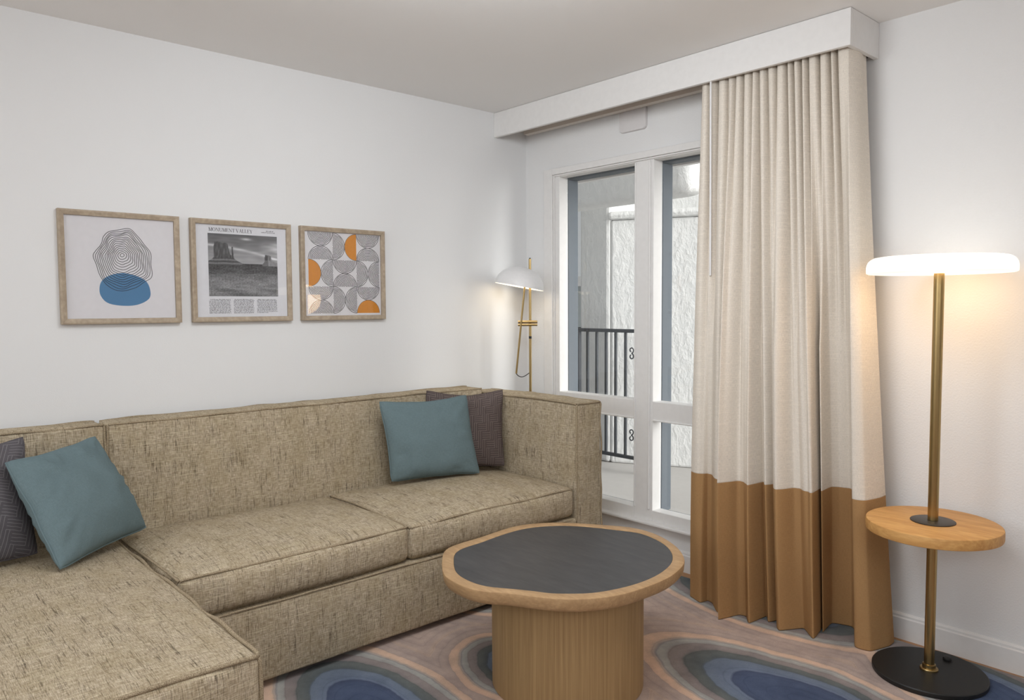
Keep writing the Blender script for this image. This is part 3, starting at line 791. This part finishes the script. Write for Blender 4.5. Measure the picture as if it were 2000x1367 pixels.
# 3: wobbly half discs in a three by three grid
t3, p3 = picture(-1.4735, -1.0128, 'framed print of striped half discs with three orange ones', M_papergrey)
ink = Ink()
GY0, GY1, GZ0, GZ1 = -1.432, -1.042, 1.303, 1.693
def halfdisc(cx, cz, r, dirv, orange, sd):
    base = math.atan2(dirv[1], dirv[0]); nA = 28
    if orange:
        ink.use(M_orangeink); ink.poly([(cx+r*math.cos(base-PI/2+PI*k/nA), cz+r*math.sin(base-PI/2+PI*k/nA)) for k in range(nA+1)], 0)
        ink.use(M_greyink); ink.strip([(cx+r*math.cos(base-PI/2+PI*k/nA), cz+r*math.sin(base-PI/2+PI*k/nA)) for k in range(nA+1)], .0018, 1)
        return
    ink.use(M_greyink)
    for q in range(1, 11):
        rr = r*q/10
        ink.strip([(cx+rr*(1+(.03+.03/q)*math.sin(7*PI*k/nA+sd+q*.2)*(q < 10))*math.cos(base-PI/2+PI*k/nA), cz+rr*(1+(.03+.03/q)*math.sin(7*PI*k/nA+sd+q*.2)*(q < 10))*math.sin(base-PI/2+PI*k/nA)) for k in range(nA+1)], .0030, 1)
S = (GY1-GY0)/3; r = S/2
layout = ['VHV', 'HVH', 'VHV']; orange = {(0, 1, 1), (1, 0, 0), (2, 2, 1)}
for row in range(3):
    for c in range(3):
        y0 = GY0+c*S; z1 = GZ1-row*S; z0 = z1-S; k = (row*3+c)*2
        if layout[row][c] == 'V':
            halfdisc(y0+r, z1, r, (0, -1), (row, c, 0) in orange, k); halfdisc(y0+r, z0, r, (0, 1), (row, c, 1) in orange, k+1)
        else:
            halfdisc(y0, z0+r, r, (1, 0), (row, c, 0) in orange, k); halfdisc(y0+S, z0+r, r, (-1, 0), (row, c, 1) in orange, k+1)
ink.build('print', p3)

# ------------------------------------------------------------------ cover plate above the window
def plate():
    x0, x1, z0, z1, r = .7315, .9060, 2.232, 2.352, .022
    pts = []
    for cx, cz, a0 in ((x1-r, z1-r, 0), (x0+r, z1-r, 90), (x0+r, z0+r, 180), (x1-r, z0+r, 270)):
        for k in range(7): a = math.radians(a0+15*k); pts.append((cx+r*math.cos(a), cz+r*math.sin(a)))
    n = len(pts); cx, cz = (x0+x1)/2, (z0+z1)/2
    V = [(x, -.0005, z) for x, z in pts]+[(x, -.012, z) for x, z in pts]+[(cx+(x-cx)*.97, -.017, cz+(z-cz)*.96) for x, z in pts]
    F = [list(range(n))]+[[i, (i+1) % n, n+(i+1) % n, n+i] for i in range(n)]+[[n+i, n+(i+1) % n, 2*n+(i+1) % n, 2*n+i] for i in range(n)]+[list(range(2*n, 3*n))[::-1]]
    return mesh('wall_cover_plate', V, F, M_plastic)
tag(plate(), 'blank white rounded cover plate on the wall above the window', 'cover plate')

# ------------------------------------------------------------------ curtain
def curtain():
    hem = [(1.378, -.279), (1.45, -.292), (1.462, -.262), (1.493, -.268), (1.563, -.318), (1.585, -.275), (1.608, -.365), (1.640, -.290), (1.672, -.283), (1.715, -.319), (1.728, -.235), (1.763, -.267), (1.790, -.225), (1.808, -.278), (1.838, -.300), (1.893, -.235), (1.965, -.278), (1.930, -.150), (1.962, -.215), (1.948, -.135), (2.015, -.115), (2.046, -.105), (2.107, -.240), (2.163, -.235), (2.193, -.141), (2.192, -.09)]
    # screen-like parameter of each hem point along the curtain (0 left .. 1 right)
    hs = [0, .055, .075, .11, .165, .185, .20, .25, .29, .33, .36, .395, .42, .45, .475, .55, .635, .675, .70, .73, .80, .835, .865, .925, .975, 1.0]
    hem = [(x, y if (i > 20 or i == 0) else -.245+(y+.245)*1.35) for i, (x, y) in enumerate(hem)]
    N = 460; NZ = 64; ZT = 2.352
    def path(P, S, s):
        for k in range(len(S)-1):
            if s <= S[k+1]+1e-9:
                t = (s-S[k])/(S[k+1]-S[k])
                p0 = P[max(0, k-1)]; p1_ = P[k]; p2 = P[k+1]; p3 = P[min(len(P)-1, k+2)]
                h = []
                for d in (0, 1):
                    m1 = (p2[d]-p0[d])*.28; m2 = (p3[d]-p1_[d])*.28
                    t2_, t3_ = t*t, t*t*t
                    h.append((2*t3_-3*t2_+1)*p1_[d]+(t3_-2*t2_+t)*m1+(-2*t3_+3*t2_)*p2[d]+(t3_-t2_)*m2)
                return h
        return P[-1]
    NP_ = 17; rc = random.Random(11)
    cuts = [0.0]
    for k in range(NP_): cuts.append(cuts[-1]+rc.uniform(.7, 1.35))
    cuts = [c/cuts[-1]*.86 for c in cuts]
    depth = [rc.uniform(.030, .055) for _ in cuts]; reach = [rc.choice((.5, .8, 1.2, 1.6)) for _ in cuts]
    depth[0] = depth[-1] = 0
    drift = [rc.uniform(-.012, .012) for _ in cuts]
    def pleat(s, t):
        """front line of the heading: broad rolls between narrow valleys that run down and fade"""
        if s > .86: return 0
        y = 0
        for k, c in enumerate(cuts):
            wdt = .0085+.010*t
            g = math.exp(-((s-c-drift[k]*t)/wdt)**2)
            if g < 1e-3: continue
            y += depth[k]*g*max(0, 1-t/reach[k])**.5 if t < reach[k] else 0
        # roll of the cloth between two valleys
        for k in range(len(cuts)-1):
            if cuts[k] <= s <= cuts[k+1]:
                m = (s-cuts[k])/(cuts[k+1]-cuts[k]); y -= .008*math.sin(PI*m)*(1-.6*t); break
        return y
    def top(s):
        if s < .86: return 1.372+(2.020-1.372)*(s/.86), -.206
        t = (s-.86)/.14
        return 2.020+.014*math.sin(PI*min(1, t*1.2)), -.210+.155*t
    V, UV = [], []
    Ss = [k/N for k in range(N+1)]
    bott = [path(hem, hs, s) for s in Ss]
    ZB = .585; Z0 = .0125
    zs = [ZT, ZT-.002]+[ZT+(ZB-ZT)*k/46 for k in range(1, 46)]+[ZB+.0025, ZB, ZB-.0025]+[ZB+(Z0-ZB)*k/20 for k in range(1, 20)]+[Z0+.003, Z0]
    NZ = len(zs)-1
    for j in range(NZ+1):
        z = zs[j]; t = (ZT-z)/(ZT-Z0)
        wx = t**1.1; q = min(1, t/.95); wy = (q*q*(3-2*q))**.62
        for i, s in enumerate(Ss):
            tx, ty = top(s); bx, by = bott[i]
            x = tx*(1-wx)+bx*wx
            y = ty*(1-wy)+by*wy
            # the hem folds reach up the cloth and even out towards the heading
            y += pleat(s, t)*(1-.45*wy)*min(1, (1-t)*4)
            y += .002*mnoise.noise(Vector((x*9, z*2.2, 3)))
            V.append((x, min(y, -.02), z)); UV.append((s*2.4, z))
    me_parts = []
    root = empty('curtain', (1.8, -.2, .0125), 'cream linen curtain with a deep tan hem band drawn to the right', 'curtain')
    jb = zs.index(ZB)
    for name, j0, j1, mat in (('curtain_panel', 0, jb, M_cream), ('hem_band', jb, NZ, M_tan)):
        vv = V[j0*(N+1):(j1+1)*(N+1)]; uu = UV[j0*(N+1):(j1+1)*(N+1)]
        F = [[a*(N+1)+i, a*(N+1)+i+1, (a+1)*(N+1)+i+1, (a+1)*(N+1)+i] for a in range(j1-j0) for i in range(N)]
        me = bpy.data.meshes.new(name); me.from_pydata(vv, [], F); me.materials.append(mat)
        l = me.uv_layers.new(name='UVMap')
        for p in me.polygons:
            for li in p.loop_indices: l.data[li].uv = uu[me.loops[li].vertex_index]
        me.polygons.foreach_set('use_smooth', [True]*len(me.polygons))
        o = link_obj(name, me, root)
        m = o.modifiers.new('cloth_thickness', 'SOLIDIFY'); m.thickness = .0022; m.offset = 0
    b = MB().tube([(1.4385, -.243, 2.36), (1.4385, -.243, 2.25), (1.4475, -.247, 1.462)], .0045, 10); b.build('wand', M_whitemetal, root, smooth=True, angle=40)
    MB().box(.06, 2.012, -.075, -.035, 2.333, 2.3605).build('curtain_track', M_trimdark, root)
    mesh('track_bracket', [(2.0125, -.155, 2.3605), (2.0125, -.02, 2.3605), (2.0125, -.02, 2.308), (2.0125, -.075, 2.308), (2.016, -.155, 2.3605), (2.016, -.02, 2.3605), (2.016, -.02, 2.308), (2.016, -.075, 2.308)],
         [[0, 1, 2, 3], [7, 6, 5, 4], [0, 4, 5, 1], [1, 5, 6, 2], [2, 6, 7, 3], [3, 7, 4, 0]], M_track, root)
curtain()

# ------------------------------------------------------------------ coffee table
def coffee_table():
    C = Vector((1.53, -1.24, .0102)); zt = .45
    t = empty('coffee_table', C, 'round drum coffee table with a dark inlaid top and wavy oak rim', 'table')
    rim = [(1.304, -1.618), (1.236, -1.566), (1.181, -1.517), (1.155, -1.47), (1.147, -1.401), (1.143, -1.317), (1.129, -1.21), (1.126, -1.108), (1.155, -1.031), (1.19, -0.975), (1.222, -0.944), (1.281, -0.896), (1.346, -0.855), (1.423, -0.806), (1.483, -0.787), (1.579, -0.793), (1.682, -0.838), (1.755, -0.888), (1.808, -0.939), (1.838, -0.976), (1.856, -1.012), (1.882, -1.091), (1.895, -1.168), (1.895, -1.265), (1.887, -1.346), (1.868, -1.411), (1.839, -1.464), (1.805, -1.51), (1.769, -1.54), (1.71, -1.578), (1.666, -1.599), (1.624, -1.624), (1.589, -1.655), (1.556, -1.672), (1.51, -1.681), (1.449, -1.679), (1.4, -1.672), (1.353, -1.651)]
    inl = [(1.301, -1.565), (1.246, -1.521), (1.216, -1.486), (1.2, -1.435), (1.196, -1.361), (1.182, -1.275), (1.174, -1.191), (1.177, -1.114), (1.206, -1.038), (1.252, -0.974), (1.312, -0.928), (1.378, -0.891), (1.462, -0.854), (1.517, -0.83), (1.598, -0.842), (1.686, -0.88), (1.755, -0.937), (1.795, -0.988), (1.822, -1.038), (1.849, -1.127), (1.858, -1.218), (1.851, -1.303), (1.834, -1.372), (1.809, -1.431), (1.757, -1.493), (1.721, -1.525), (1.687, -1.54), (1.646, -1.566), (1.605, -1.592), (1.566, -1.62), (1.527, -1.634), (1.474, -1.637), (1.42, -1.631), (1.37, -1.612)]
    def resamp(P, n=120):
        S = smooth_closed(P, 12); out = []
        A = [(math.atan2(p[1]-C.y, p[0]-C.x), math.hypot(p[0]-C.x, p[1]-C.y)) for p in S]; A.sort()
        for k in range(n):
            th = -PI+2*PI*k/n
            # periodic linear interpolation
            i = next((j for j in range(len(A)) if A[j][0] > th), 0); a, b_ = A[i-1], A[i]
            da = (b_[0]-a[0]) % (2*PI); dt = (th-a[0]) % (2*PI); f = dt/da if da else 0
            out.append(a[1]+(b_[1]-a[1])*f)
        for _ in range(2): out = [(out[k-1]+2*out[k]+out[(k+1) % n])/4 for k in range(n)]
        return out
    n = 120; Ro = resamp(rim, n); Ri = resamp(inl, n)
    def loop(R_, z, d=0): return [(C.x+(R_[k]+d)*math.cos(-PI+2*PI*k/n), C.y+(R_[k]+d)*math.sin(-PI+2*PI*k/n), z) for k in range(n)]
    loops = [loop(Ri, zt-.012), loop(Ri, zt-.001), loop(Ri, zt, .002), loop(Ro, zt, -.004), loop(Ro, zt-.0015, -.001), loop(Ro, zt-.006), loop(Ro, zt-.030, -.003), loop(Ro, zt-.042, -.009), loop(Ro, zt-.045, -.014), loop([.2]*n, zt-.045)]
    V = [p for l in loops for p in l]
    F = [[a*n+k, a*n+(k+1) % n, (a+1)*n+(k+1) % n, (a+1)*n+k] for a in range(len(loops)-1) for k in range(n)]+[list(range(n))]
    mesh('tabletop_rim', V, F, M_oak_rim, t, smooth=True, angle=40)
    l0 = loop(Ri, zt-.0115, -.0006); l1 = loop(Ri, zt-.0012, -.0008)
    mesh('inlay', l0+l1, [list(range(n))[::-1], list(range(n, 2*n))]+[[k, (k+1) % n, n+(k+1) % n, n+k] for k in range(n)], M_inlay, t)
    MB().lathe([(.262, 0), (.266, .003), (.266, zt-.047-C.z), (.20, zt-.0455-C.z)], C, 96).build('pedestal', M_oak_base, t, smooth=True, angle=40)
coffee_table()

# ------------------------------------------------------------------ floor lamp with table
def table_lamp():
    bx, by = 2.380, -.265; zb = .0105
    t = empty('floor_lamp', (bx, by, zb), 'lit floor lamp with flat white shade, brass pole and round oak table', 'lamp')
    MB().lathe([(.183, 0), (.185, .003), (.185, .015), (.182, .018), (.03, .0185)], (bx, by, zb), 72).build('base', M_black, t, smooth=True, angle=35)
    MB().lathe([(.030, 0), (.030, .005), (.028, .007), (.022, .0075), (.0215, .020), (.0175, .022)], (bx, by, zb+.0187), 40).build('collar', M_brass, t, smooth=True, angle=35)
    MB().lathe([(.017, zb+.030), (.017, .5228)], (bx, by, 0), 32).build('lower_pole', M_brass, t, smooth=True, angle=35)
    MB().lathe([(.017, .5702), (.017, 1.44)], (bx, by, 0), 32).build('upper_pole', M_brass, t, smooth=True, angle=35)
    tb = MB().lathe([(.205, .5235), (.2140, .527), (.2155, .532), (.2155, .557), (.2140, .562), (.210, .5645), (.02, .565)], (bx, by, 0), 96).build('table_top', M_lampwood, t, smooth=True, angle=40)
    MB().lathe([(.072, .5655), (.072, .5680), (.070, .5692), (.018, .5695)], (bx, by, 0), 48).build('table_plate', M_bronze, t, smooth=True, angle=35)
    R_ = .231
    prof = [(.02, 1.437), (R_-.006, 1.437), (R_-.001, 1.4395), (R_, 1.444), (R_, 1.460), (R_-.002, 1.470), (R_-.006, 1.479), (R_-.013, 1.4865), (R_-.024, 1.4925), (R_-.040, 1.495), (R_-.08, 1.4958), (.02, 1.496)]
    MB().lathe(prof, (bx, by, 0), 72).build('lamp_shade', M_opal, t, smooth=True, angle=50)
    MB().lathe([(.020, 1.4962), (.020, 1.4995), (.006, 1.5005), (.005, 1.504)], (bx, by, 0), 24).build('finial', M_brass, t, smooth=True, angle=35)
    sx, sy = 2.398, -.140
    MB().lathe([(.014, 0), (.015, .004), (.013, .010), (.006, .012)], (sx, sy, zb+.0187), 24).build('foot_switch', M_black, t, smooth=True, angle=35)
table_lamp()
lamp('floor_lamp_glow', 'POINT', (2.38, -.265, 1.40), 4.2, (1, .66, .34), shadow_soft_size=.12)

# ------------------------------------------------------------------ corner reading lamp
def corner_lamp():
    bx, by = .209, -.17; rv = Vector((.668, .744, 0)); up_ = Vector((0, 0, 1)); f = Vector((.744, -.668, 0))   # f points into the room
    P0 = Vector((bx, by, 0))
    def W(dx, z, df=0): return P0+rv*dx+f*df+up_*z
    t = empty('reading_lamp', (bx, by, .0005), 'brass reading lamp with a white dome shade in the corner behind the sofa', 'lamp')
    MB().lathe([(.11, 0), (.115, .003), (.115, .014), (.11, .017), (.02, .018)], (bx, by, .0005), 48).build('base', M_brass, t, smooth=True, angle=35)
    MB().tube([W(0, .019), W(0, 1.150), W(0, 1.60)], .0075, 16).build('pole', M_brass, t, smooth=True, angle=40)
    MB().tube([W(0, 1.598), W(0, 1.606)], .0045, 12).build('pole_tip', M_black, t, smooth=True, angle=40)
    MB().tube([W(0, 1.148), W(0, 1.162)], .0082, 16).build('dimmer', M_black, t, smooth=True, angle=40)
    MB().tube([W(-.028, 1.470, .030), W(-.081, .950, .012)], .0055, 14).build('arm', M_brass, t, smooth=True, angle=40)
    for dz in (-.007, .007):
        MB().tube([W(-.070, 1.236+dz*1.2, .018), W(.040, 1.236+dz*1.2, .012)], .0078, 14).build('clamp_bar', M_brass, t, smooth=True, angle=40)
    cpts = []
    for k in range(17):
        a = k/16; cpts.append(W(-.081+.077*a, .950-.022*math.sin(PI*a**.8)+.004*a, .012*(1-a)))
    MB().tube(cpts, .0024, 8).build('cord', M_black, t, smooth=True)
    # dome: open half shell, tipped down to the right
    tilt = math.radians(10.5)
    cx = W(-.062, 1.442, .035)
    ax_r = rv*math.cos(tilt)-up_*math.sin(tilt); ax_u = (rv*math.sin(tilt)+up_*math.cos(tilt)); ax_f = f
    def dome(R_, Hh, nrm, name, mat):
        prof = []
        for k in range(15):
            a = PI/2*k/14; prof.append((R_*math.cos(a)**.92 if k < 14 else .001, Hh*math.sin(a)))
        n = 48; V, F = [], []
        for r_, h_ in prof:
            for j in range(n):
                th = 2*PI*j/n; V.append(cx+ax_r*(r_*math.cos(th))+ax_f*(r_*math.sin(th))+ax_u*h_)
        for k in range(len(prof)-1):
            for j in range(n): F.append([k*n+j, k*n+(j+1) % n, (k+1)*n+(j+1) % n, (k+1)*n+j])
        return mesh(name, V, F, mat, sh if name != 'lamp_shade' else t, smooth=True)
    sh = None
    sh = dome(.139, .112, 1, 'lamp_shade', M_whitemetal)
    dome(.1365, .1085, -1, 'shade_lining', M_lit_inner)
    bl = MB().lathe([(.004, -.03), (.018, -.024), (.024, -.008), (.022, .010), (.012, .026), (.011, .05)], cx+up_*.045, 20).build('bulb', M_opal, t, smooth=True)
corner_lamp()
lamp('reading_lamp_glow', 'POINT', (.165, -.215, 1.46), .28, (1, .85, .65), shadow_soft_size=.06)
